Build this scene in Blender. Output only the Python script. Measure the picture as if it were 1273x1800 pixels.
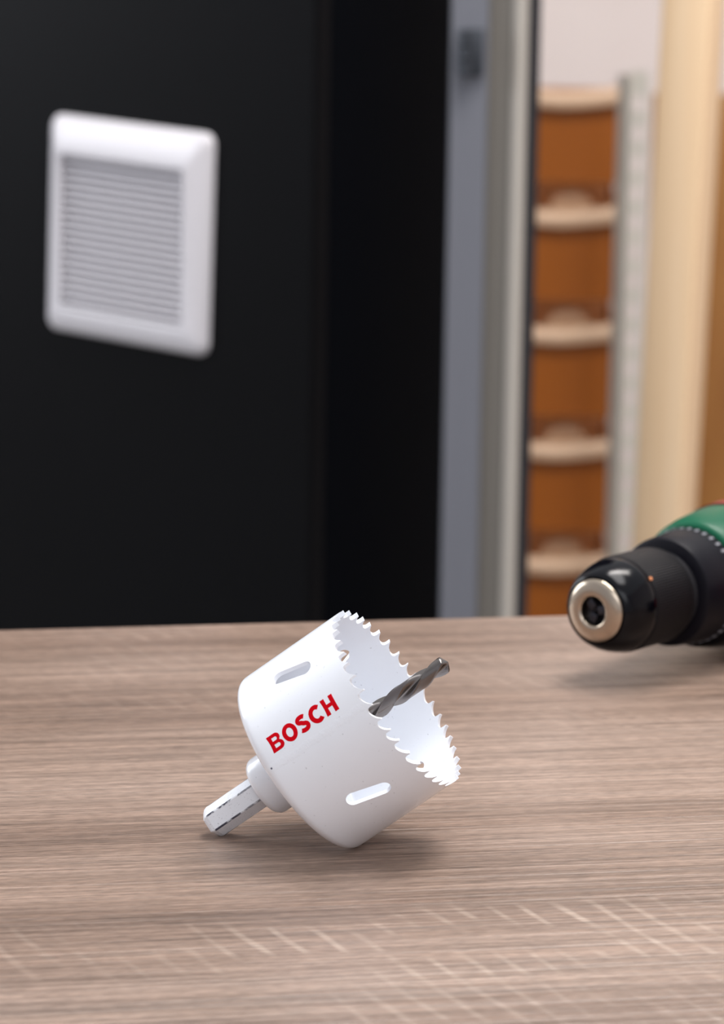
import bpy, bmesh, math, random
from mathutils import Vector, Matrix
from mathutils.geometry import delaunay_2d_cdt

sc = bpy.context.scene
for o in list(bpy.data.objects):
    bpy.data.objects.remove(o)
C = sc.collection
R = math.radians
PI = math.pi
random.seed(7)

# ------------------------------------------------------------ camera
T = 0.75                                   # bench top height
FPX, PITCH, ROLL, EYE = 6500.0, R(10.5), 0.0155, 0.33548
cam_d = bpy.data.cameras.new('camera')
cam = bpy.data.objects.new('camera', cam_d)
C.objects.link(cam)
cam_d.sensor_fit = 'HORIZONTAL'
cam_d.sensor_width = 24.0
cam_d.lens = FPX / 1273.0 * 24.0
cam_d.clip_start = 0.01
cam_d.clip_end = 50
cam_d.dof.use_dof = True
cam_d.dof.focus_distance = 1.235
cam_d.dof.aperture_fstop = 15.0
cam.location = (0, 0, T + EYE)
cam.rotation_euler = (Matrix.Rotation(R(90) - PITCH, 3, 'X') @ Matrix.Rotation(ROLL, 3, 'Z')).to_euler()
sc.camera = cam

# ------------------------------------------------------------ light and exposure
sc.view_settings.view_transform = 'Standard'
sc.view_settings.look = 'None'
sc.view_settings.gamma = 1.0
sc.view_settings.exposure = 0.0
sc.view_settings.use_curve_mapping = False
world = bpy.data.worlds.new('world')
sc.world = world
world.use_nodes = True
world.node_tree.nodes['Background'].inputs[0].default_value = (0.93, 0.96, 1.0, 1)
world.node_tree.nodes['Background'].inputs[1].default_value = 0.85

def area(name, loc, target, sx, sy, power, col=(1, 1, 1)):
    d = bpy.data.lights.new(name, 'AREA')
    d.shape = 'RECTANGLE'
    d.size, d.size_y = sx, sy
    d.energy = power
    d.color = col
    o = bpy.data.objects.new(name, d)
    C.objects.link(o)
    o.location = loc
    v = Vector(target) - Vector(loc)
    o.rotation_euler = v.to_track_quat('-Z', 'Y').to_euler()
    return o

area('unseen_overhead_lamp', (0.35, 1.45, 2.7), (0.05, 1.3, T), 1.4, 0.8, 31, (1.0, 0.98, 0.97))  # ceiling lamp above the bench, out of frame
area('unseen_overhead_lamp', (0.45, 2.1, 2.75), (0.45, 3.7, 0.7), 1.0, 0.6, 45, (1.0, 0.95, 0.9))  # unseen lamp added to brighten the bins, batten and back wall
area('unseen_cool_light', (-2.5, 2.5, 1.5), (-0.1, 1.25, T), 1.7, 1.2, 52, (0.90, 0.95, 1.0))  # daylight from a window on the left, out of frame
area('unseen_cool_light', (0.3, -0.55, 1.85), (0.0, 1.25, T), 1.8, 1.2, 19, (0.92, 0.96, 1.0))  # unseen fill added behind the camera to brighten the cup's front

# ------------------------------------------------------------ helpers
def mat(name, col, rough=0.5, metal=0.0, spec=0.5, coat=0.0):
    m = bpy.data.materials.new(name)
    m.use_nodes = True
    b = m.node_tree.nodes['Principled BSDF']
    b.inputs['Base Color'].default_value = (*col, 1)
    b.inputs['Roughness'].default_value = rough
    b.inputs['Metallic'].default_value = metal
    b.inputs['Specular IOR Level'].default_value = spec
    b.inputs['Coat Weight'].default_value = coat
    return m

class NT:
    """small helper around a material's node tree"""
    def __init__(s, m):
        s.t = m.node_tree
        s.b = s.t.nodes['Principled BSDF']
    def n(s, typ, **kw):
        x = s.t.nodes.new(typ)
        for k, v in kw.items():
            setattr(x, k, v)
        return x
    def l(s, a, b):
        s.t.links.new(a, b)
    def coords(s, scale, rot=(0, 0, 0), loc=(0, 0, 0)):
        tc = s.n('ShaderNodeTexCoord')
        mp = s.n('ShaderNodeMapping')
        mp.inputs['Scale'].default_value = scale
        mp.inputs['Rotation'].default_value = rot
        mp.inputs['Location'].default_value = loc
        s.l(tc.outputs['Object'], mp.inputs['Vector'])
        return mp.outputs['Vector']
    def noise(s, vec, scale=1.0, detail=4, rough=0.55, dist=0.0):
        x = s.n('ShaderNodeTexNoise')
        x.inputs['Scale'].default_value = scale
        x.inputs['Detail'].default_value = detail
        x.inputs['Roughness'].default_value = rough
        x.inputs['Distortion'].default_value = dist
        s.l(vec, x.inputs['Vector'])
        return x.outputs['Fac']
    def ramp(s, fac, stops):
        x = s.n('ShaderNodeValToRGB')
        e = x.color_ramp.elements
        while len(e) < len(stops):
            e.new(0.5)
        for i, (p, c) in enumerate(stops):
            e[i].position = p
            e[i].color = (*c, 1) if len(c) == 3 else c
        s.l(fac, x.inputs['Fac'])
        return x.outputs['Color']
    def mix(s, fac, a, b, mode='MIX'):
        x = s.n('ShaderNodeMix', data_type='RGBA', blend_type=mode)
        for v, i in ((fac, 0), (a, 6), (b, 7)):
            if isinstance(v, (int, float)):
                x.inputs[i].default_value = v
            elif isinstance(v, tuple):
                x.inputs[i].default_value = (*v, 1)
            else:
                s.l(v, x.inputs[i])
        return x.outputs[2]
    def math(s, op, a, b=0.0, c=None):
        x = s.n('ShaderNodeMath', operation=op)
        for i, v in enumerate((a, b) if c is None else (a, b, c)):
            if isinstance(v, (int, float)):
                x.inputs[i].default_value = v
            else:
                s.l(v, x.inputs[i])
        return x.outputs[0]
    def bump(s, h, strength, dist):
        x = s.n('ShaderNodeBump')
        x.inputs['Strength'].default_value = strength
        x.inputs['Distance'].default_value = dist
        s.l(h, x.inputs['Height'])
        s.l(x.outputs['Normal'], s.b.inputs['Normal'])

def grey3(v):
    return (v, v, v)

def empty(name, loc=(0, 0, 0), mtx=None):
    o = bpy.data.objects.new(name, None)
    C.objects.link(o)
    o.empty_display_size = 0.05
    if mtx is not None:
        o.matrix_world = mtx
    else:
        o.location = loc
    return o

def tag(o, label=None, cat=None, group=None, kind=None):
    for k, v in (('label', label), ('category', cat), ('group', group), ('kind', kind)):
        if v:
            o[k] = v
    return o

def finish(bm, sharp=35):
    bmesh.ops.recalc_face_normals(bm, faces=bm.faces)
    lim = R(sharp)
    for f in bm.faces:
        f.smooth = True
    for e in bm.edges:
        e.smooth = len(e.link_faces) == 2 and e.calc_face_angle(0) < lim

def obj(name, bm, m, parent=None, sharp=35, loc=None, rot=None):
    finish(bm, sharp)
    me = bpy.data.meshes.new(name)
    bm.to_mesh(me)
    bm.free()
    me.materials.append(m)
    o = bpy.data.objects.new(name, me)
    C.objects.link(o)
    if parent:
        o.parent = parent
    if loc is not None:
        o.location = loc
    if rot is not None:
        o.rotation_euler = rot
    return o

def box(bm, x0, x1, y0, y1, z0, z1, bev=0.0, seg=2):
    b = bmesh.new()
    bmesh.ops.create_cube(b, size=1)
    for v in b.verts:
        v.co = Vector((x0 + (v.co.x + .5) * (x1 - x0), y0 + (v.co.y + .5) * (y1 - y0), z0 + (v.co.z + .5) * (z1 - z0)))
    if bev:
        bmesh.ops.bevel(b, geom=list(b.edges), offset=bev, segments=seg, affect='EDGES', profile=0.5)
    merge(bm, b)
    return bm

def merge(bm, b):
    me = bpy.data.meshes.new('tmp')
    b.to_mesh(me)
    b.free()
    bm.from_mesh(me)
    bpy.data.meshes.remove(me)

def lathe(bm, prof, seg=64, close=False):
    """prof: list of (r, z); r == 0 makes a pole"""
    rings = []
    for r, z in prof:
        if r <= 1e-9:
            rings.append([bm.verts.new((0, 0, z))])
        else:
            rings.append([bm.verts.new((r * math.sin(2 * PI * i / seg), r * math.cos(2 * PI * i / seg), z)) for i in range(seg)])
    pairs = list(zip(rings[:-1], rings[1:]))
    if close:
        pairs.append((rings[-1], rings[0]))
    for a, b in pairs:
        for i in range(seg):
            j = (i + 1) % seg
            if len(a) == 1 and len(b) == 1:
                continue
            if len(a) == 1:
                bm.faces.new((a[0], b[i], b[j]))
            elif len(b) == 1:
                bm.faces.new((a[i], b[0], a[j]))
            else:
                bm.faces.new((a[i], b[i], b[j], a[j]))
    return bm

def prism(bm, poly, z0, z1):
    """poly in xy extruded along z"""
    a = [bm.verts.new((x, y, z0)) for x, y in poly]
    b = [bm.verts.new((x, y, z1)) for x, y in poly]
    n = len(poly)
    bm.faces.new(a)
    bm.faces.new(b[::-1])
    for i in range(n):
        bm.faces.new((a[i], b[i], b[(i + 1) % n], a[(i + 1) % n]))
    return bm

def inside(p, polys):
    c = False
    x, y = p
    for P in polys:
        n = len(P)
        for i in range(n):
            x1, y1 = P[i]
            x2, y2 = P[(i + 1) % n]
            if (y1 > y) != (y2 > y) and x < (x2 - x1) * (y - y1) / (y2 - y1) + x1:
                c = not c
    return c

def fill2d(polys, grid=()):
    """constrained Delaunay fill of outline polygons (even-odd): returns points, triangles"""
    pts, edges = [], []
    for P in polys:
        k = len(pts)
        pts += [Vector(p) for p in P]
        edges += [(k + i, k + (i + 1) % len(P)) for i in range(len(P))]
    pts += [Vector(g) for g in grid if inside(g, polys)]
    v, e, f, _, _, _ = delaunay_2d_cdt(pts, edges, [], 0, 1e-7)
    tri = []
    for t in f:
        c = sum((v[i] for i in t), Vector((0, 0))) / len(t)
        if inside((c.x, c.y), polys):
            tri.append(tuple(t))
    return v, tri

def sheet(bm, polys, thick, fmap, grid=()):
    """a plate of outline polys mapped by fmap(x, y, depth) with depth 0 and thick"""
    v, tri = fill2d(polys, grid)
    A = [bm.verts.new(fmap(p.x, p.y, 0.0)) for p in v]
    B = [bm.verts.new(fmap(p.x, p.y, thick)) for p in v] if thick else None
    cnt = {}
    for t in tri:
        bm.faces.new([A[i] for i in t])
        if B:
            bm.faces.new([B[i] for i in reversed(t)])
        for i in range(len(t)):
            a, b = t[i], t[(i + 1) % len(t)]
            cnt[(a, b)] = 1
    if B:
        for (a, b) in list(cnt):
            if (b, a) not in cnt:
                bm.faces.new((A[a], A[b], B[b], B[a]))
    loose = [x for x in bm.verts if not x.link_faces]
    bmesh.ops.delete(bm, geom=loose, context='VERTS')
    return bm

def ray(px, py):
    """world direction of a photo pixel"""
    xr, yu = (px - 636.5) / FPX, -(py - 900) / FPX
    x = xr * math.cos(ROLL) - yu * math.sin(ROLL)
    up = xr * math.sin(ROLL) + yu * math.cos(ROLL)
    return Vector((x, math.cos(PITCH) + up * math.sin(PITCH), -math.sin(PITCH) + up * math.cos(PITCH)))

EYEP = Vector((0, 0, T + EYE))
def at_y(px, py, y):
    d = ray(px, py)
    return EYEP + d * (y / d.y)
def at_z(px, py, z):
    d = ray(px, py)
    return EYEP + d * ((z - EYEP.z) / d.z)

# ------------------------------------------------------------ materials
def wood_laminate():
    m = mat('bench_laminate', (.4, .3, .23), 0.4)
    t = NT(m)
    broad = t.noise(t.coords((1.6, 13, 1)), 1, 3, .5, .3)
    mid = t.noise(t.coords((3, 95, 1), loc=(3, 1, 0)), 1, 5, .65, .35)
    fine = t.noise(t.coords((14, 520, 1), loc=(1, 7, 0)), 1, 4, .7, .15)
    pore = t.noise(t.coords((130, 1500, 1), loc=(5, 2, 0)), 1, 2, .6)
    col = t.ramp(broad, [(.30, (.185, .120, .090)), (.52, (.262, .178, .137)), (.72, (.345, .246, .196))])
    col = t.mix(.7, col, t.ramp(mid, [(.32, grey3(.62)), (.5, grey3(.96)), (.68, grey3(1.16))]), 'MULTIPLY')
    col = t.mix(.85, col, t.ramp(fine, [(.32, grey3(.58)), (.5, grey3(1.0)), (.68, grey3(1.28))]), 'MULTIPLY')
    col = t.mix(.6, col, t.ramp(pore, [(.30, grey3(.55)), (.5, grey3(1.02)), (.7, grey3(1.25))]), 'MULTIPLY')
    speck = t.noise(t.coords((230, 620, 1), loc=(9, 4, 0)), 1, 2, .6)
    col = t.mix(.55, col, t.ramp(speck, [(.32, grey3(.72)), (.5, grey3(1.0)), (.68, grey3(1.2))]), 'MULTIPLY')
    # pale saw marks printed across the grain, mostly in one band of the board
    tcb = t.n('ShaderNodeTexCoord')
    spb = t.n('ShaderNodeSeparateXYZ')
    t.l(tcb.outputs['Object'], spb.inputs[0])
    X, Y = spb.outputs[0], spb.outputs[1]
    p = t.math('ADD', t.math('MULTIPLY', X, .97), t.math('MULTIPLY', Y, .24))
    wob = t.noise(t.coords((30, 9, 1), loc=(.7, .2, 0)), 1, 2, .5)
    ph = t.math('ADD', t.math('MULTIPLY', p, 2 * PI / .0105), t.math('MULTIPLY', wob, 5.5))
    sawf = t.ramp(t.math('SINE', ph), [(.55, grey3(0)), (1.0, grey3(1))])
    patch = t.ramp(t.noise(t.coords((16, 26, 1), loc=(2.3, .4, 0)), 1, 3, .6), [(.42, grey3(0)), (.62, grey3(1))])
    band = t.ramp(t.math('MULTIPLY', Y, -1), [(.10, grey3(.22)), (.22, grey3(.10)), (.36, grey3(0)), (.42, grey3(0)), (.44, grey3(1)), (.48, grey3(.9)), (.50, grey3(.25)), (.56, grey3(.5))])
    f = t.math('MULTIPLY', t.math('MULTIPLY', sawf, patch), band)
    f = t.math('MULTIPLY', f, t.ramp(t.math('MULTIPLY_ADD', X, 5, .2), [(.25, grey3(.35)), (.5, grey3(1))]))
    f = t.math('MULTIPLY', f, t.math('MULTIPLY_ADD', fine, 1.5, -.1))
    col = t.mix(t.math('MULTIPLY', f, .95), col, (.56, .44, .36))
    t.l(col, t.b.inputs['Base Color'])
    rib = t.noise(t.coords((5, 260, 1), loc=(8, 3, 0)), 1, 2, .5, .1)
    t.l(t.math('MULTIPLY_ADD', rib, -.3, .48), t.b.inputs['Roughness'])
    h = t.math('ADD', t.math('MULTIPLY', rib, 1.6), t.math('ADD', t.math('MULTIPLY', fine, .5), t.math('MULTIPLY', pore, .12)))
    t.bump(h, 0.8, 0.0009)
    return m

def white_paint(name='white_paint', chips=False, seam=False):
    m = mat(name, (.86, .885, .94), 0.26, coat=.25)
    t = NT(m)
    v = t.coords((1, 1, 1))
    spk = t.ramp(t.noise(v, 900, 2, .5), [(.24, grey3(.35)), (.28, grey3(1))])
    col = t.mix(.35, (.86, .885, .94), spk, 'MULTIPLY')
    if chips:
        n1 = t.noise(t.coords((1, 1, .5)), 2600, 3, .6)
        ch = t.ramp(n1, [(.62, grey3(0)), (.65, grey3(1))])
        sp = t.n('ShaderNodeSeparateXYZ')
        tc = t.n('ShaderNodeTexCoord')
        t.l(tc.outputs['Object'], sp.inputs[0])
        # wear sits along the corners between the flats and thickens towards the free end
        rad = t.math('SQRT', t.math('ADD', t.math('MULTIPLY', sp.outputs[0], sp.outputs[0]), t.math('MULTIPLY', sp.outputs[1], sp.outputs[1])))
        edge = t.ramp(t.math('MULTIPLY', rad, 100), [(.553, grey3(0)), (.562, grey3(1))])
        endw = t.ramp(t.math('MULTIPLY_ADD', sp.outputs[2], -30, 0), [(.6, grey3(.55)), (1.0, grey3(1.0))])
        wear = t.math('MULTIPLY', t.math('ADD', t.math('MULTIPLY', edge, 1.3), t.math('MULTIPLY', ch, .55)), endw)
        wear = t.math('MULTIPLY', wear, t.ramp(t.noise(t.coords((1, 1, .6), loc=(.3, 0, .1)), 500, 3, .6), [(.40, grey3(0)), (.52, grey3(1))]))
        col = t.mix(wear, col, (.05, .05, .08))
    if seam:
        # weld seam running down the cup, with a small dark nick at its back end
        sp = t.n('ShaderNodeSeparateXYZ')
        tc = t.n('ShaderNodeTexCoord')
        t.l(tc.outputs['Object'], sp.inputs[0])
        an = t.math('ARCTAN2', sp.outputs[0], sp.outputs[1])
        wob = t.math('MULTIPLY_ADD', t.noise(t.coords((30, 30, 110)), 3, 3, .6), .05, -.025)
        dd = t.math('ABSOLUTE', t.math('ADD', t.math('ADD', an, 1.372), wob))
        ridge = t.ramp(t.math('MULTIPLY', dd, 20), [(.0, grey3(1)), (.5, grey3(.75)), (.9, grey3(0))])
        rough_ = t.noise(v, 700, 4, .7)
        hgt = t.math('MULTIPLY', ridge, t.math('ADD', rough_, .2))
        nz = t.math('ABSOLUTE', t.math('ADD', sp.outputs[2], -.0031))
        nd = t.math('MAXIMUM', t.math('MULTIPLY', t.math('ABSOLUTE', t.math('ADD', an, 1.367)), .034), nz)
        nick = t.ramp(t.math('MULTIPLY', nd, 1000), [(.18, grey3(1)), (.42, grey3(0))])
        nick = t.math('MULTIPLY', nick, t.ramp(t.noise(v, 1500, 3, .6), [(.40, grey3(0)), (.48, grey3(1))]))
        col = t.mix(nick, col, (.04, .05, .10))
        t.l(col, t.b.inputs['Base Color'])
        t.bump(hgt, .35, .00025)
        return m
    t.l(col, t.b.inputs['Base Color'])
    t.bump(t.noise(v, 260, 2, .5), .05, .0004)
    return m

M = {}
M['bench'] = wood_laminate()
M['white'] = white_paint()
M['white_cup'] = white_paint('white_paint_cup', seam=True)
M['white_worn'] = white_paint('white_paint_worn', chips=True)
M['red'] = mat('red_print', (.62, .001, .008), .55, spec=.06)
M['dark_red'] = mat('dark_red_print', (.22, .03, .025), .5, spec=.2)
M['edge'] = mat('bench_edge_band', (.40, .31, .25), .5)
M['legs'] = mat('bench_leg_steel', (.12, .12, .13), .45, .6)
M['bit'] = mat('bit_steel', (.20, .18, .17), .22, 1.0)
M['black'] = mat('black_plastic', (.0015, .0015, .003), .15, spec=.2)
M['collar'] = mat('collar_plastic', (.004, .0036, .007), .42, spec=.16)
M['green'] = mat('green_plastic', (.002, .090, .042), .35, spec=.25)
M['nickel'] = mat('nickel', (.46, .38, .30), .22, 1.0)
M['bore'] = mat('chuck_jaw_steel', (.04, .04, .05), .35, .8)
M['rubber'] = mat('black_rubber', (.010, .009, .012), .7)
M['tick'] = mat('grey_print', (.30, .30, .33), .5)
M['orange_glint'] = mat('painted_orange_glint', (.8, .3, .12), .4)

def knurl():
    m = mat('knurled_plastic', (.0035, .003, .0045), .42, spec=.16)
    t = NT(m)
    tc = t.n('ShaderNodeTexCoord')
    sp = t.n('ShaderNodeSeparateXYZ')
    t.l(tc.outputs['Object'], sp.inputs[0])
    ang = t.math('MULTIPLY', t.math('ARCTAN2', sp.outputs[0], sp.outputs[1]), 55)
    z = t.math('MULTIPLY', sp.outputs[2], 2800)
    h = t.math('MULTIPLY', t.math('SINE', t.math('ADD', ang, z)), t.math('SINE', t.math('SUBTRACT', ang, z)))
    t.bump(h, .6, .0003)
    return m
M['knurl'] = knurl()

def plain_var(name, c1, c2, scale, rough, spec=.5, metal=0.0):
    m = mat(name, c1, rough, metal, spec)
    t = NT(m)
    n = t.noise(t.coords(scale), 1, 4, .55)
    t.l(t.ramp(n, [(.3, c1), (.7, c2)]), t.b.inputs['Base Color'])
    return m
M['wall'] = plain_var('pinkish_plaster', (.76, .66, .63), (.82, .73, .70), (3, 3, 3), .9)
M['wall_cool'] = plain_var('pale_grey_plaster', (.66, .68, .72), (.72, .74, .78), (3, 3, 3), .9)
M['floor'] = plain_var('concrete_floor', (.22, .21, .20), (.30, .29, .28), (4, 4, 4), .8)
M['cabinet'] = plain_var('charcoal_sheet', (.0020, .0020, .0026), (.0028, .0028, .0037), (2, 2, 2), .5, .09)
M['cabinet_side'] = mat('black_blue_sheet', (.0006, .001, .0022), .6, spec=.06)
M['vent'] = mat('vent_plastic', (.60, .575, .605), .4)
M['frame_grey'] = mat('frame_blue_grey', (.135, .14, .165), .5)
M['frame_alu_shaded'] = mat('frame_aluminium_shaded', (.165, .150, .132), .5)  # same aluminium as the lip, its shade put into the colour
M['frame_alu_lit'] = mat('frame_aluminium_lit', (.40, .365, .325), .5)  # same aluminium as the channel, lightened where it catches the light
M['hinge'] = mat('dark_hinge', (.035, .04, .05), .4, .3)
M['bin'] = plain_var('orange_bin_plastic', (.33, .088, .004), (.38, .105, .006), (20, 20, 3), .45)
def translucent():
    m = mat('tan_translucent_plastic', (.55, .33, .2), .5)
    t = NT(m)
    tr = t.n('ShaderNodeBsdfTranslucent')
    tr.inputs[0].default_value = (.75, .48, .30, 1)
    mx = t.n('ShaderNodeMixShader')
    mx.inputs[0].default_value = .65
    t.l(t.b.outputs[0], mx.inputs[1])
    t.l(tr.outputs[0], mx.inputs[2])
    t.l(mx.outputs[0], t.t.nodes['Material Output'].inputs['Surface'])
    return m
M['bin_back'] = translucent()
M['bin_rim'] = mat('bin_rim_catchlight', (.70, .47, .31), .4)  # paler than the bin: light caught on the rim put into colour
M['bin_tab'] = mat('tan_bin_tab', (.55, .33, .20), .5)
M['zinc'] = plain_var('galvanised_steel', (.66, .64, .58), (.80, .75, .66), (30, 30, 8), .5, .5, .15)
M['pine'] = plain_var('pale_pine', (.88, .62, .38), (.93, .70, .47), (60, 60, 2), .6)
M['plywood'] = plain_var('brown_board', (.27, .105, .02), (.42, .20, .05), (9, 9, 3), .65)
M['plinth'] = mat('plinth_board', (.25, .2, .15), .6)

# ------------------------------------------------------------ the setting
def struct(name, x0, x1, y0, y1, z0, z1, m):
    bm = box(bmesh.new(), x0, x1, y0, y1, z0, z1)
    return tag(obj(name, bm, m), kind='structure')

struct('floor', -2.6, 2.6, -0.6, 4.6, -0.1, 0.0, M['floor'])
struct('wall_back', -2.6, 2.6, 4.6, 4.7, 0.0, 2.9, M['wall'])
struct('wall_left', -2.7, -2.6, -0.6, 4.7, 0.0, 2.9, M['wall_cool'])
struct('wall_right', 2.6, 2.7, -0.6, 4.7, 0.0, 2.9, M['wall'])

struct('wall_front', -2.6, 2.6, -0.7, -0.6, 0.0, 2.9, M['wall_cool'])

# ------------------------------------------------------------ workbench
A0, A1 = at_z(0, 1107, T), at_z(930, 1083, T)
ang = math.atan2(A1.y - A0.y, A1.x - A0.x)
bench = empty('workbench', mtx=Matrix.Translation((A0.x, A0.y, 0)) @ Matrix.Rotation(ang, 4, 'Z'))
tag(bench, 'wood-grain laminate workbench carrying the white hole saw and the drill', 'workbench')
BW, BD = (-0.55, 1.05), 0.80                 # from the far edge towards the camera
o = obj('tabletop', box(bmesh.new(), BW[0], BW[1], -BD, 0, T - .028, T, .0012, 2), M['bench'], bench)
obj('edge_band', box(bmesh.new(), BW[0], BW[1], 0, .0012, T - .027, T - .0012), M['edge'], bench)
obj('rail', box(bmesh.new(), BW[0] + .08, BW[1] - .08, -.10, -.06, T - .088, T - .028, .002), M['legs'], bench)
obj('rail', box(bmesh.new(), BW[0] + .08, BW[1] - .08, -BD + .06, -BD + .10, T - .088, T - .028, .002), M['legs'], bench)
for x in (BW[0] + .04, BW[1] - .08):
    for y in (-.10, -BD + .06):
        obj('leg', box(bmesh.new(), x, x + .04, y, y + .04, 0, T - .028, .002), M['legs'], bench)

# ------------------------------------------------------------ hole saw
P0 = Vector((-0.02073809, 1.20284065, T + 0.02568825))
ax = Vector((0.78450817, -0.13953058, 0.60421698)).normalized()
al, be = R(-10.08501977), R(37.17251704)
uu = Vector((-math.sin(be) * math.cos(al), -math.sin(be) * math.sin(al), math.cos(be)))
vv = uu.cross(ax)
mtx = Matrix(((vv.x, uu.x, ax.x, P0.x), (vv.y, uu.y, ax.y, P0.y), (vv.z, uu.z, ax.z, P0.z), (0, 0, 0, 1)))
saw = empty('hole_saw', mtx=mtx)
tag(saw, 'white hole saw with red lettering tipped on its shank on the workbench', 'hole saw')
RO, TH, RC = 0.034, 0.0016, 0.0035

def cyl(sx, z, dep, off=0.0):
    th = sx / RO
    r = RO - dep + off
    return (r * math.sin(th), r * math.cos(th), z)

def make_cup():
    per = 2 * PI * RO
    N = 40
    w = [1 + .13 * math.sin(i * 2 * PI / 5) + .05 * math.sin(i * 2.1) for i in range(N)]
    W = sum(w)
    # one tooth: tip, long falling back, round gullet, steep face (t along the rim, h above the gullet)
    prof = [(0.0, 1.0), (.05, .97), (.16, .66), (.30, .40), (.46, .20), (.62, .06), (.75, 0.0), (.86, .03), (.94, .14), (.985, .36), (.995, .62), (.985, .86)]
    top = []
    s = -per / 2
    for i in range(N):
        p = per * w[i] / W
        hh = .0026 * (1 + .06 * math.sin(i * 1.7))
        for (t, h) in prof:
            top.append((s + t * p, .0409 + h * hh))
        s += p
    top.append((per / 2, top[0][1]))
    nb = 144
    bot = [(-per / 2 + per * i / nb, RC) for i in range(nb + 1)]
    outline = bot + top[::-1]
    slots = []
    for k in range(4):
        d = R(87.8) * k if k < 2 else R(90) * k
        t0, t1 = R(-31.9) - d, R(-37.6) - d
        c0, c1 = Vector((t0 * RO, .0186)), Vector((t1 * RO, .0284))
        for c in (c0, c1):
            while c.x < -per / 2:
                c.x += per
        if c1.x > c0.x:
            pass
        dr = (c1 - c0).normalized()
        a0 = math.atan2(dr.y, dr.x)
        r = .00255
        P = []
        for j in range(13):
            a = a0 - PI / 2 + PI * j / 12
            P.append((c1.x + r * math.cos(a), c1.y + r * math.sin(a)))
        for j in range(13):
            a = a0 + PI / 2 + PI * j / 12
            P.append((c0.x + r * math.cos(a), c0.y + r * math.sin(a)))
        slots.append(P)
    grid = [(-per / 2 + per * (i + (.5 if j % 2 else 0)) / nb, RC + .0021 * j) for i in range(1, nb) for j in range(1, 18)]
    def near(g):
        return any(min((g[0] - q[0]) ** 2 + (g[1] - q[1]) ** 2 for q in P) < .0006 ** 2 for P in slots)
    grid = [g for g in grid if not near(g)]
    bm = bmesh.new()
    sheet(bm, [outline] + slots, TH, lambda x, y, d: cyl(x, y, d), grid)
    # open the seam side walls and the bottom ring, then weld
    kill = [f for f in bm.faces if all(abs(v.co.z - RC) < 1e-6 for v in f.verts)]
    kill += [f for f in bm.faces if all(abs(v.co.x) < 2e-5 and v.co.y < 0 for v in f.verts)]
    bmesh.ops.delete(bm, geom=list(set(kill)), context='FACES')
    # rounded back edge and back plate, outside and inside
    po = [(RO - RC * (1 - math.cos(a)), RC * (1 - math.sin(a))) for a in [R(90) * i / 8 for i in range(9)]] + [(.020, 0), (.004, 0)]
    ri = RC - TH
    pi_ = [(RO - RC + ri * math.cos(a), RC - ri * math.sin(a)) for a in [R(90) * i / 5 for i in range(6)]] + [(.020, TH), (.004, TH)]
    b2 = bmesh.new()
    lathe(b2, pi_[::-1] , nb)
    lathe(b2, po, nb)
    lathe(b2, [(.004, 0), (.004, TH)], nb)
    merge(bm, b2)
    bmesh.ops.remove_doubles(bm, verts=bm.verts, dist=6e-6)
    return bm
cup = obj('cup', make_cup(), M['white_cup'], saw, 32)
tag(cup, 'white cup with ground saw teeth around its rim')

# lettering BOSCH
def arc(cx, cy, rx, ry, a0, a1, n):
    return [(cx + rx * math.cos(R(a0 + (a1 - a0) * i / n)), cy + ry * math.sin(R(a0 + (a1 - a0) * i / n))) for i in range(n + 1)]
def stroke(path, w):
    L, Rr = [], []
    n = len(path)
    for i in range(n):
        a = Vector(path[max(i - 1, 0)])
        b = Vector(path[min(i + 1, n - 1)])
        d = (b - a).normalized()
        nn = Vector((-d.y, d.x)) * (w / 2)
        p = Vector(path[i])
        L.append(tuple(p + nn))
        Rr.append(tuple(p - nn))
    return L + Rr[::-1]
HL, SW = 5.9, 1.55
def letter_polys():
    out = []
    # B
    w = 5.0
    b = [(0, 0), (w - 1.75, 0)] + arc(w - 1.75, 1.62, 1.75, 1.62, -90, 62, 10) + arc(w - 1.95, 4.42, 1.62, 1.48, -50, 90, 10) + [(0, HL)]
    h1 = [(SW, 1.12), (w - 1.95, 1.12)] + arc(w - 1.95, 1.75, .62, .63, -90, 90, 8)[1:] + [(SW, 2.38)]
    h2 = [(SW, 3.5), (w - 2.15, 3.5)] + arc(w - 2.15, 4.13, .6, .63, -90, 90, 8)[1:] + [(SW, 4.76)]
    out.append([b, h1, h2])
    # O
    out.append([arc(8.25, HL / 2, 2.72, 3.08, 0, 351, 39), arc(8.25, HL / 2, 1.22, 1.64, 0, 345, 23)])
    # S
    cx = 13.6
    p = arc(cx + .15, 4.30, 1.45, .95, 38, 90, 5) + arc(cx - .1, 4.30, 1.35, .95, 100, 255, 12) + arc(cx + .1, 1.72, 1.40, 1.08, 78, -90, 14) + arc(cx - .15, 1.72, 1.75, 1.08, -100, -140, 5)
    out.append([stroke(p, SW * .96)])
    # C
    p = arc(19.25, HL / 2, 2.03, 2.37, 47, 313, 26)
    out.append([stroke(p, SW)])
    # H
    x = 22.1
    out.append([[(x, 0), (x + SW, 0), (x + SW, 2.35), (x + 4.8 - SW, 2.35), (x + 4.8 - SW, 0), (x + 4.8, 0), (x + 4.8, HL), (x + 4.8 - SW, HL), (x + 4.8 - SW, 3.6), (x + SW, 3.6), (x + SW, HL), (x, HL)]])
    return out
for polys in letter_polys():
    bm = bmesh.new()
    g = [(.37 + .5 * i, .21 + .5 * j) for i in range(56) for j in range(12)]
    def lm(x, y, d):
        return cyl(R(-72.35) * RO + y * .001, (6.55 + x) * .001, d, 4e-5)
    sheet(bm, polys, 8e-5, lm, g)
    tag(obj('letter', bm, M['red'], cup), 'red printed letter')

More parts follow.
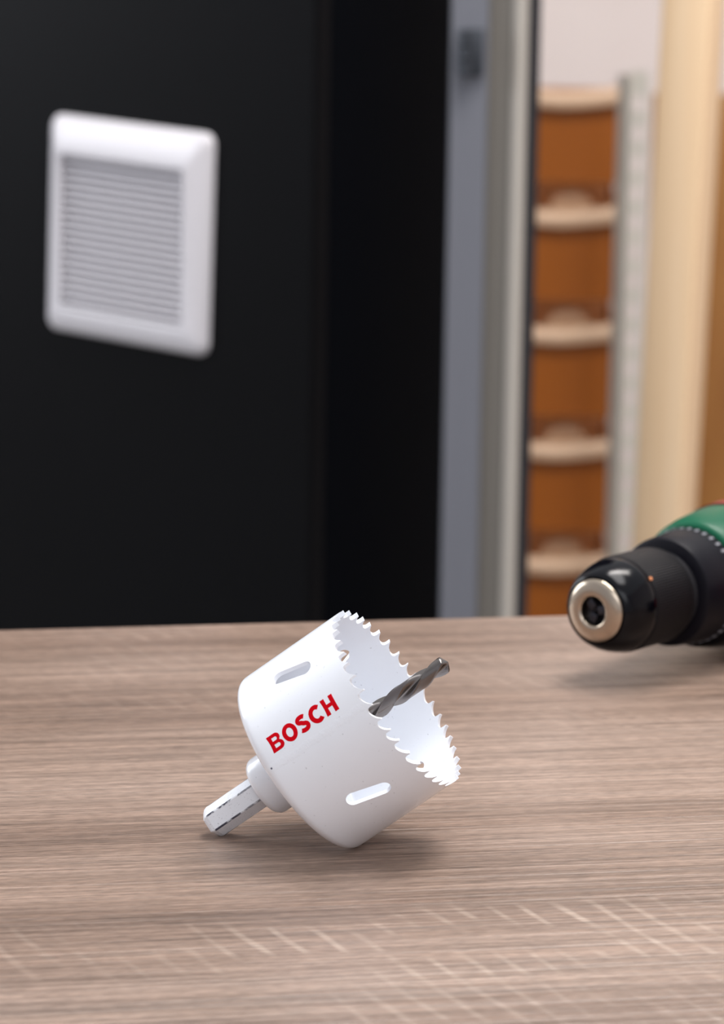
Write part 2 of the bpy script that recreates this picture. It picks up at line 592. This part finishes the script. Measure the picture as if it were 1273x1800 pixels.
# arbor: boss, hex shank, inner hub, pilot bit
b = bmesh.new()
lathe(b, [(0, -.0002 + .0012), (.0106, .001), (.0106, -.0118), (.0103, -.0130), (.0094, -.0141), (.0080, -.0146), (0, -.0146)], 64)
obj('boss', b, M['white'], saw, 40)
b = bmesh.new()
lathe(b, [(0, .0012), (.0125, .0012), (.0125, .0075), (.0115, .0085), (.0050, .0085), (.0045, .013), (0, .013)], 48)
obj('hub', b, M['white'], saw, 40)
b = bmesh.new()
HX = .0098 / 2 / math.cos(R(30))
def hexring(r, z, rr):
    pts = []
    for i in range(6):
        for d in (-2.2, 2.2):
            a = R(60 * i + 8) + R(d)
            pts.append(Vector((r * math.sin(a) * rr, r * math.cos(a) * rr, z)))
    return [b.verts.new(p) for p in pts]
rs = [hexring(HX, -.0140, 1), hexring(HX, -.0345, 1), hexring(HX, -.0357, .93), hexring(HX, -.0366, .80)]
for p, q in zip(rs[:-1], rs[1:]):
    for i in range(12):
        j = (i + 1) % 12
        b.faces.new((p[i], p[j], q[j], q[i]))
b.faces.new(rs[0])
b.faces.new(rs[-1][::-1])
tag(obj('shank', b, M['white_worn'], saw, 12), 'hexagonal shank with chipped white paint')

def pilot_bit():
    bm = bmesh.new()
    n, rad, pitch = 48, .0030, .034
    z0, z1, zt = .010, .0622, .0637
    def section(z, sc_):
        tw = 2 * PI * (z / pitch) + R(TW)
        ring = []
        for i in range(n):
            a = 2 * PI * i / n
            q = abs(((a + PI / 2) % PI) - PI / 2)        # 0 on the land's middle .. 90 in the flute
            if q < R(50):
                r = rad if q > R(42) else rad * .96
            else:
                s_ = (q - R(50)) / R(40)
                r = rad * (1 - .66 * math.sin(min(s_ * 1.3, 1) * PI / 2) ** .8)
            r = min(r, sc_)
            ring.append(bm.verts.new((r * math.sin(a + tw), r * math.cos(a + tw), z)))
        return ring
    TW = 35
    rings = [section(z0 + (z1 - z0) * k / 90, 1) for k in range(91)]
    for k in range(1, 7):
        f = k / 6
        rings.append(section(z1 + (zt - z1) * f, rad * (1 - f) + .00018))
    for p, q in zip(rings[:-1], rings[1:]):
        for i in range(n):
            j = (i + 1) % n
            bm.faces.new((p[i], p[j], q[j], q[i]))
    bm.faces.new(rings[0])
    bm.faces.new(rings[-1][::-1])
    return bm
tag(obj('pilot_bit', pilot_bit(), M['bit'], saw, 38), 'dark steel twist drill bit')

# ------------------------------------------------------------ cordless drill lying on its side
AXH = 0.031
phi = R(52)
nose = at_z(1041, 1075, T + AXH)
da = Vector((math.cos(phi), math.sin(phi), 0))
dh = Vector((math.sin(phi), -math.cos(phi), 0))
dy = da.cross(dh)
dm = Matrix(((dh.x, dy.x, da.x, nose.x), (dh.y, dy.y, da.y, nose.y), (dh.z, dy.z, da.z, nose.z), (0, 0, 0, 1)))
drill = empty('power_drill', mtx=dm)
tag(drill, 'green and black power drill with keyless chuck lying on the workbench', 'drill')
mm = lambda L: [(r * .001, z * .001) for r, z in L]
chuck = obj('chuck', lathe(bmesh.new(), mm([(13.0, 3.2), (13.6, 2.6), (14.3, 3.0), (15.6, 5.0), (17.0, 8.0), (18.1, 11.5), (18.9, 15), (19.2, 17.2), (19.0, 17.6), (18.6, 17.9), (0, 18.0)]), 72), M['black'], drill, 50)
obj('nose_ring', lathe(bmesh.new(), mm([(5.6, 6), (5.8, 1.0), (6.3, .25), (7.0, 0), (10.8, .9), (12.2, 1.6), (12.8, 2.4), (12.9, 3.6), (12.0, 6.0)]), 72, True), M['nickel'], chuck, 40)
b = lathe(bmesh.new(), mm([(0, 5.5), (5.9, 5.5), (5.9, 7), (0, 7)]), 40)
obj('bore', b, M['bore'], chuck)
for k in range(3):
    b = box(bmesh.new(), -.0017, .0017, .0012, .0052, .0022, .0056, .0004)
    obj('jaw', b, M['bore'], chuck, rot=(0, 0, R(120 * k + 20)))
obj('sleeve', lathe(bmesh.new(), mm([(0, 17.5), (18.7, 17.6), (19.4, 18.1), (19.6, 19.0), (19.6, 43), (19.2, 44.6), (18.2, 45.4), (0, 45.4)]), 96), M['knurl'], drill, 40)
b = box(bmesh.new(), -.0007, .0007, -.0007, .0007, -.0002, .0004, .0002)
o = obj('painted_glint', b, M['orange_glint'], drill)  # small orange piece standing in for a highlight on the sleeve
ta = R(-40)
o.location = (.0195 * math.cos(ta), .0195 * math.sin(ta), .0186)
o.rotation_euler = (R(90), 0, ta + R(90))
obj('spindle_gap', lathe(bmesh.new(), mm([(0, 45), (17.2, 45), (17.2, 52), (0, 52)]), 64), M['rubber'], drill)
collar = obj('torque_collar', lathe(bmesh.new(), mm([(0, 50.4), (21.0, 50.4), (22.0, 51.0), (22.4, 52.2), (23.0, 60), (23.6, 68), (23.8, 71.2), (23.2, 72), (0, 72)]), 96), M['collar'], drill, 40)
for k in range(40):
    b = box(bmesh.new(), -.0005, .0005, -.0001, .00025, -.0013, .0013)
    a = 2 * PI * k / 40
    o = obj('tick', b, M['tick'], collar)
    o.location = (.0237 * math.sin(a), .0237 * math.cos(a), .0688)
    o.rotation_euler = (0, 0, -a)
HP = mm([(24.2, 71.6), (25.6, 72.2), (26.6, 74.5), (28.0, 82), (29.5, 95), (30.5, 112), (30.8, 140), (30.2, 165), (27, 178), (19, 184), (10, 185)])
def shell(a0, a1, n):
    bm_ = bmesh.new()
    R_ = [[bm_.verts.new((k_ * r_ * math.sin(R(a0 + (a1 - a0) * i / n)), -k_ * r_ * math.cos(R(a0 + (a1 - a0) * i / n)), z_)) for i in range(n + 1)] for k_ in (1, .9) for r_, z_ in HP]
    m_ = len(HP)
    def q(p, p2):
        for i in range(n):
            bm_.faces.new((p[i], p[i + 1], p2[i + 1], p2[i]))
    for j in range(m_ - 1):
        q(R_[j], R_[j + 1])
        q(R_[m_ + j], R_[m_ + j + 1])
        for i in (0, n):
            bm_.faces.new((R_[j][i], R_[j + 1][i], R_[m_ + j + 1][i], R_[m_ + j][i]))
    q(R_[0], R_[m_])
    q(R_[m_ - 1], R_[2 * m_ - 1])
    return bm_
tag(obj('motor_housing', shell(-70, 52, 40), M['green'], drill, 45), 'green upper shell')
tag(obj('lower_housing', shell(52.2, 289.8, 70), M['black'], drill, 45), 'black lower shell')
obj('motor_core', lathe(bmesh.new(), mm([(0, 71.5), (21.5, 71.5), (21.5, 178), (0, 178)]), 48), M['rubber'], drill)
# red stripe on the upper side of the housing
b = bmesh.new()
v = []
for i in range(13):
    a = R(-34 + 3.2 * i)
    v.append([b.verts.new(((29.75 + .35 * j) * .001 * math.sin(a), -(29.75 + .35 * j) * .001 * math.cos(a), (98 + 9 * j) * .001)) for j in range(2)])
for p, q in zip(v[:-1], v[1:]):
    b.faces.new((p[0], p[1], q[1], q[0]))
r_ = bmesh.ops.extrude_face_region(b, geom=list(b.faces))
for x in r_['geom']:
    if isinstance(x, bmesh.types.BMVert):
        x.co.x *= 1.02
        x.co.y *= 1.02
obj('red_print', b, M['dark_red'], drill)
# handle and battery (towards +x of the drill frame, lying on the bench)
hb = bmesh.new()
secs = [(.018, .030, .021), (.05, .021, .0195), (.09, .019, .0185), (.125, .021, .0185), (.15, .028, .022)]
rings = []
for (x, hz, hy) in secs:
    rings.append([hb.verts.new((x, hy * math.sin(a) * abs(math.sin(a)) ** -.35 if abs(math.sin(a)) > 1e-6 else 0,
                                .128 + .10 * x + hz * (math.copysign(abs(math.cos(a)) ** .65, math.cos(a))))) for a in [2 * PI * i / 24 for i in range(24)]])
for p, q in zip(rings[:-1], rings[1:]):
    for i in range(24):
        j = (i + 1) % 24
        hb.faces.new((p[i], p[j], q[j], q[i]))
hb.faces.new(rings[0]); hb.faces.new(rings[-1][::-1])
obj('handle', hb, M['black'], drill, 50)
obj('trigger', box(bmesh.new(), .034, .060, -.008, .008, .098, .114, .004), M['red'], drill)
obj('battery', box(bmesh.new(), .148, .190, -.028, .028, .095, .205, .006, 3), M['black'], drill)

# ------------------------------------------------------------ charcoal cabinet with the white louvre vent
VC = Vector((-0.189, 2.8374, T + 0.0241))
VA, VTW, VS = 0.7208, 0.0287, 0.17
e = Vector((math.cos(VA), -math.sin(VA), 0))           # along the front towards its near corner
nrm = Vector((-math.sin(VA), -math.cos(VA), 0))        # out of the front
d = ray(546, 540)
# front plane sits 12 mm behind the vent face
pl = VC - nrm * .012
t = (pl - EYEP).dot(nrm) / d.dot(nrm)
cor = EYEP + d * t
cm = Matrix(((e.x, -nrm.x, 0, cor.x), (e.y, -nrm.y, 0, cor.y), (0, 0, 1, 0), (0, 0, 0, 1)))
cab = empty('metal_cabinet', mtx=cm)                    # x: along front (negative = away from the corner), y: into the cabinet
tag(cab, 'tall charcoal cabinet with a square white louvre vent behind the workbench', 'cabinet')
CW, CD, CH = .86, .245, 1.95
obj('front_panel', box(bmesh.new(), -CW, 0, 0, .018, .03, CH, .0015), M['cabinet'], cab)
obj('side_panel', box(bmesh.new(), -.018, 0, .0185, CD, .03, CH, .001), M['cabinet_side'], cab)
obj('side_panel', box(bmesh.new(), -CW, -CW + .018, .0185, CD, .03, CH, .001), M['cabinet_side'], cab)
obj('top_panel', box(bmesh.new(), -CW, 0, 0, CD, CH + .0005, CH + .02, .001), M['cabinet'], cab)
obj('base_plinth', box(bmesh.new(), -CW + .01, -.01, .01, CD - .01, 0, .0295), M['cabinet_side'], cab)
vl = cm.inverted() @ VC
def rrect(w, h, r, n=6):
    P = []
    for cx, cy, a0 in ((w / 2 - r, h / 2 - r, 0), (-w / 2 + r, h / 2 - r, 90), (-w / 2 + r, -h / 2 + r, 180), (w / 2 - r, -h / 2 + r, 270)):
        P += arc(cx, cy, r, r, a0, a0 + 90, n)
    return P
VW = VS * 1.0185
def vent_frame():
    bm = bmesh.new()
    lv = [(VW, VS, .0095, 0.0), (VW, VS, .0095, -.003), (VW - .004, VS - .004, .0085, -.006), (VW - .012, VS - .012, .006, -.0085),
          (VW - .034, VS - .034, .003, -.0125), (VW - .040, VS - .040, .002, -.0115), (VW - .040, VS - .040, .002, -.0005)]
    rings = []
    for w, h, r, y in lv:
        # the top border is broad and slopes: its inner edge lies lower
        rings.append([bm.verts.new((x, y - (.003 if (w < VW - .013 and z > 0 and y < -.01) else 0), z - (.0095 if (w < VW - .013 and z > 0) else 0))) for x, z in rrect(w, h, r)])
    for p, q in zip(rings[:-1], rings[1:]):
        n = len(p)
        for i in range(n):
            bm.faces.new((p[i], p[(i + 1) % n], q[(i + 1) % n], q[i]))
    bm.faces.new(rings[-1])
    return bm
vent = obj('vent_grille', vent_frame(), M['vent'], cab, 40)
vent.location = (vl.x, -.0003, vl.z)
vent.rotation_euler = (0, VTW, 0)
iw = VW - .040
zt, zb = VS / 2 - .020 - .0095, -VS / 2 + .020
NS = 20
sl_me = None
for k in range(NS):
    z = zb + (zt - zb) * (k + .5) / NS
    if sl_me is None:
        b = bmesh.new()
        P = [(-.0008, -.0027), (-.0110, -.0016), (-.0120, -.0008), (-.0110, .0001), (-.0050, .0022)]
        A = [b.verts.new((-iw / 2 + .0003, y, zz)) for y, zz in P]
        B = [b.verts.new((iw / 2 - .0003, y, zz)) for y, zz in P]
        b.faces.new(A); b.faces.new(B[::-1])
        for i in range(5):
            j = (i + 1) % 5
            b.faces.new((A[i], B[i], B[j], A[j]))
        o = obj('slat', b, M['vent'], vent, 30)
        sl_me = o.data
    else:
        o = bpy.data.objects.new('slat', sl_me)
        C.objects.link(o)
        o.parent = vent
    o.location = (0, 0, z)

# ------------------------------------------------------------ grey door frame post
FY = 2.70
fx = lambda px: at_y(px, 540, FY).x
x0, x1, x2, x3, x4 = fx(785), fx(848), fx(890), fx(918), fx(940)
FH = 2.05
post = tag(obj('trim_1', prism(bmesh.new(), [(x0, 0), (x1, 0), (x1 + .001, .004), (x1 + .001, .05), (x0, .05)], 0, FH), M['frame_grey'], loc=(0, FY, 0)), kind='structure')
obj('channel', prism(bmesh.new(), [(x1 + .0012, .010), (x2, .004), (x2, .05), (x1 + .0012, .05)], 0, FH), M['frame_alu_shaded'], post)
obj('lip', prism(bmesh.new(), [(x2 + .0002, .001), (x2 + .004, -.004), (x3 - .002, -.004), (x3, -.001), (x3, .05), (x2 + .0002, .05)], 0, FH), M['frame_alu_lit'], post)
obj('seal', prism(bmesh.new(), [(x3 + .0002, .004), (x4, .004), (x4, .05), (x3 + .0002, .05)], 0, FH), M['rubber'], post)
h0, h1 = at_y(830, 132, FY).z, at_y(830, 50, FY).z
hx0, hx1 = at_y(808, 90, FY).x, at_y(850, 90, FY).x
hg = obj('hinge', box(bmesh.new(), hx0, hx1, -.006, -.0002, h0, h1, .001), M['hinge'], post)
for k in range(3):
    a = h0 + (h1 - h0) * (k + .06) / 3
    bb = h0 + (h1 - h0) * (k + .94) / 3
    b = lathe(bmesh.new(), [(0, a), (.005, a), (.005, bb), (0, bb)], 20)
    obj('knuckle', b, M['hinge'], hg, loc=(hx0 + .004, -.0072, 0))

# ------------------------------------------------------------ stacked orange bins
BY = 3.62
zl = [at_y(1010, y, BY).z for y in (173, 378, 585, 788, 992)]
per = (zl[0] - zl[4]) / 4
bx1 = at_y(1080, 585, BY).x
bxw = .15
fh = per * .76                              # front wall incl. rim
def make_bin(H=per - .001, dp=.13):
    e_ = empty('storage_bin')
    w, t_ = bxw, .003
    bm = bmesh.new()
    box(bm, 0, w, 0, dp, 0, t_)                       # bottom
    box(bm, 0, w, 0, t_, t_, fh - .012)               # front wall
    bmesh.ops.remove_doubles(bm, verts=bm.verts, dist=1e-7)
    obj('bin_body', bm, M['bin'], e_, 30)
    obj('back_wall', box(bmesh.new(), 0, w, dp - t_, dp, t_, H - .004), M['bin_back'], e_, 30)
    for xa in (0, w - t_):                            # side walls dropping to the open front
        b2 = bmesh.new()
        P = [(t_, t_), (dp - t_, t_), (dp - t_, fh - .02), (dp - .02, H), (.085, H), (.06, H * .93), (t_, fh - .012)]
        A = [b2.verts.new((xa, y, z)) for y, z in P]
        B = [b2.verts.new((xa + t_, y, z)) for y, z in P]
        b2.faces.new(A); b2.faces.new(B[::-1])
        for i in range(len(P)):
            j = (i + 1) % len(P)
            b2.faces.new((A[i], B[i], B[j], A[j]))
        obj('side_wall', b2, M['bin'], e_, 30)
    # rolled rim with painted catch light, sagging in the middle and rising at the ends
    b3 = bmesh.new()
    n = 24
    rings = []
    for i in range(n + 1):
        f = i / n
        x = w * f
        sag = .006 * (2 * f - 1) ** 2 + (.007 * max(0, .62 - f) / .62)
        zc = fh - .012 + sag
        hh = .0125
        prof_ = [(-.010, -.004), (-.012, .002), (-.010, .008), (-.003, .0125), (.004, .012), (.006, .006), (.003, -.004)]
        rings.append([b3.verts.new((x, y, zc + z)) for y, z in prof_])
    for p, q in zip(rings[:-1], rings[1:]):
        for i in range(7):
            j = (i + 1) % 7
            b3.faces.new((p[i], p[j], q[j], q[i]))
    b3.faces.new(rings[0]); b3.faces.new(rings[-1][::-1])
    tag(obj('rim', b3, M['bin_rim'], e_, 50), 'rolled front rim with painted catch light')
    # half-round tab standing behind the rim
    b4 = bmesh.new()
    P = [(-.022, 0)] + [(.022 * math.cos(R(180 - 15 * i)), .020 * math.sin(R(15 * i)) + .002) for i in range(13)] + [(.022, 0)]
    A = [b4.verts.new((bxw * .70 + x, .012, fh - .004 + z)) for x, z in P]
    B = [b4.verts.new((bxw * .70 + x, .016, fh - .004 + z)) for x, z in P]
    b4.faces.new(A); b4.faces.new(B[::-1])
    for i in range(len(P)):
        j = (i + 1) % len(P)
        b4.faces.new((A[i], B[i], B[j], A[j]))
    box(b4, bxw * .70 - .022, bxw * .70 + .022, .012, .016, .003, fh - .004)
    tag(obj('label_tab', b4, M['bin_tab'], e_, 30), 'tan half-round tab')
    return e_
top_bin = make_bin(fh)
for ch in list(top_bin.children):
    if ch.name.startswith('label_tab'):
        bpy.data.objects.remove(ch)
proto = make_bin()
blab = ['orange storage bin, topmost of the stack beside the slotted upright', 'orange storage bin, second from the top of its stack',
        'orange storage bin, third from the top of its stack', 'orange storage bin, fourth from the top of its stack',
        'orange storage bin, lowest of its stack, resting on the plinth']
bz = None
for k in range(5):
    if k < 2:
        r_ = (top_bin, proto)[k]
    else:
        r_ = proto.copy()
        C.objects.link(r_)
        for ch in list(proto.children):
            c_ = ch.copy()
            C.objects.link(c_)
            c_.parent = r_
    bz = zl[0] - per * k - fh + .006
    r_.location = (bx1 - bxw, BY, bz)
    tag(r_, blab[k], 'storage bin', 'stacked orange bins')
pb = empty('plinth', (bx1 - bxw, BY, 0))
tag(pb, 'low dark board plinth under the stack of orange bins', 'plinth')
obj('plinth_top', box(bmesh.new(), -.01, bxw, 0, .13, bz - .02, bz - .0005, .001), M['plinth'], pb)
for y in (0.005, .107):
    obj('plinth_side', box(bmesh.new(), -.005, bxw - .005, y, y + .018, 0, bz - .02), M['plinth'], pb)

# ------------------------------------------------------------ slotted steel upright
UY = 3.50
ua, ub, uc = at_y(1080, 540, UY).x, at_y(1096, 540, UY).x, at_y(1129, 540, UY).x
ut = at_y(1118, 125, UY).z
up = empty('slotted_upright', (ub, UY, 0))
tag(up, 'galvanised slotted steel angle upright between orange bins and pine batten', 'upright')
fw = uc - ub
slots = []
k = .02
while k < ut - .02:
    z = k
    slots.append([(fw / 2 + .0050 * math.cos(R(a)), z + math.copysign(.0, 1) + (.004 if 0 <= a < 180 else -.004) + .0045 * math.sin(R(a))) for a in (0, 45, 90, 135, 179.9, 180.1, 225, 270, 315, 359.9)])
    k += .028
bm = sheet(bmesh.new(), [[(0, 0), (fw, 0), (fw, ut), (0, ut)]] + slots, .002, lambda x, y, d_: (x, d_, y))
obj('front_flange', bm, M['zinc'], up, 30)
# second flange turned back-left
bm = bmesh.new()
L2 = ub - ua
prism(bm, [(-.0001, 0), (-.0001, .002), (-L2, .022), (-L2 - .0008, .0204)], 0, ut - .004)
obj('side_flange', bm, M['zinc'], up, 30)
obj('foot_plate', box(bmesh.new(), -L2 - .005, fw + .005, -.008, .03, -.0, .003), M['zinc'], up)

# ------------------------------------------------------------ pine batten and brown board
WY = 3.12
pb0 = at_y(1146, 520, WY)
pb1 = at_y(1250, 520, WY)
lean = R(1.6)
bat = empty('wooden_batten', ((pb0.x + pb1.x) / 2 - math.tan(lean) * pb0.z, WY, 0))
tag(bat, 'pale pine batten standing upright between the steel upright and brown board', 'batten')
bw_ = (pb1.x - pb0.x)
o = obj('batten_shaft', box(bmesh.new(), -bw_ * .5, bw_ * .36, -.02, .025, 0.002, 2.0, .004, 2), M['pine'], bat)
o.rotation_euler = (0, lean, R(-24))
QY = 3.80
q0, q1 = at_y(1139, 540, QY).x, at_y(1139, 540, QY).x + .62
qz = at_y(1150, 165, QY).z
tag(obj('brown_board', box(bmesh.new(), q0, q1, QY, QY + .018, 0, qz, .001), M['plywood']), 'wide brown wooden board standing behind the pine batten', 'board')
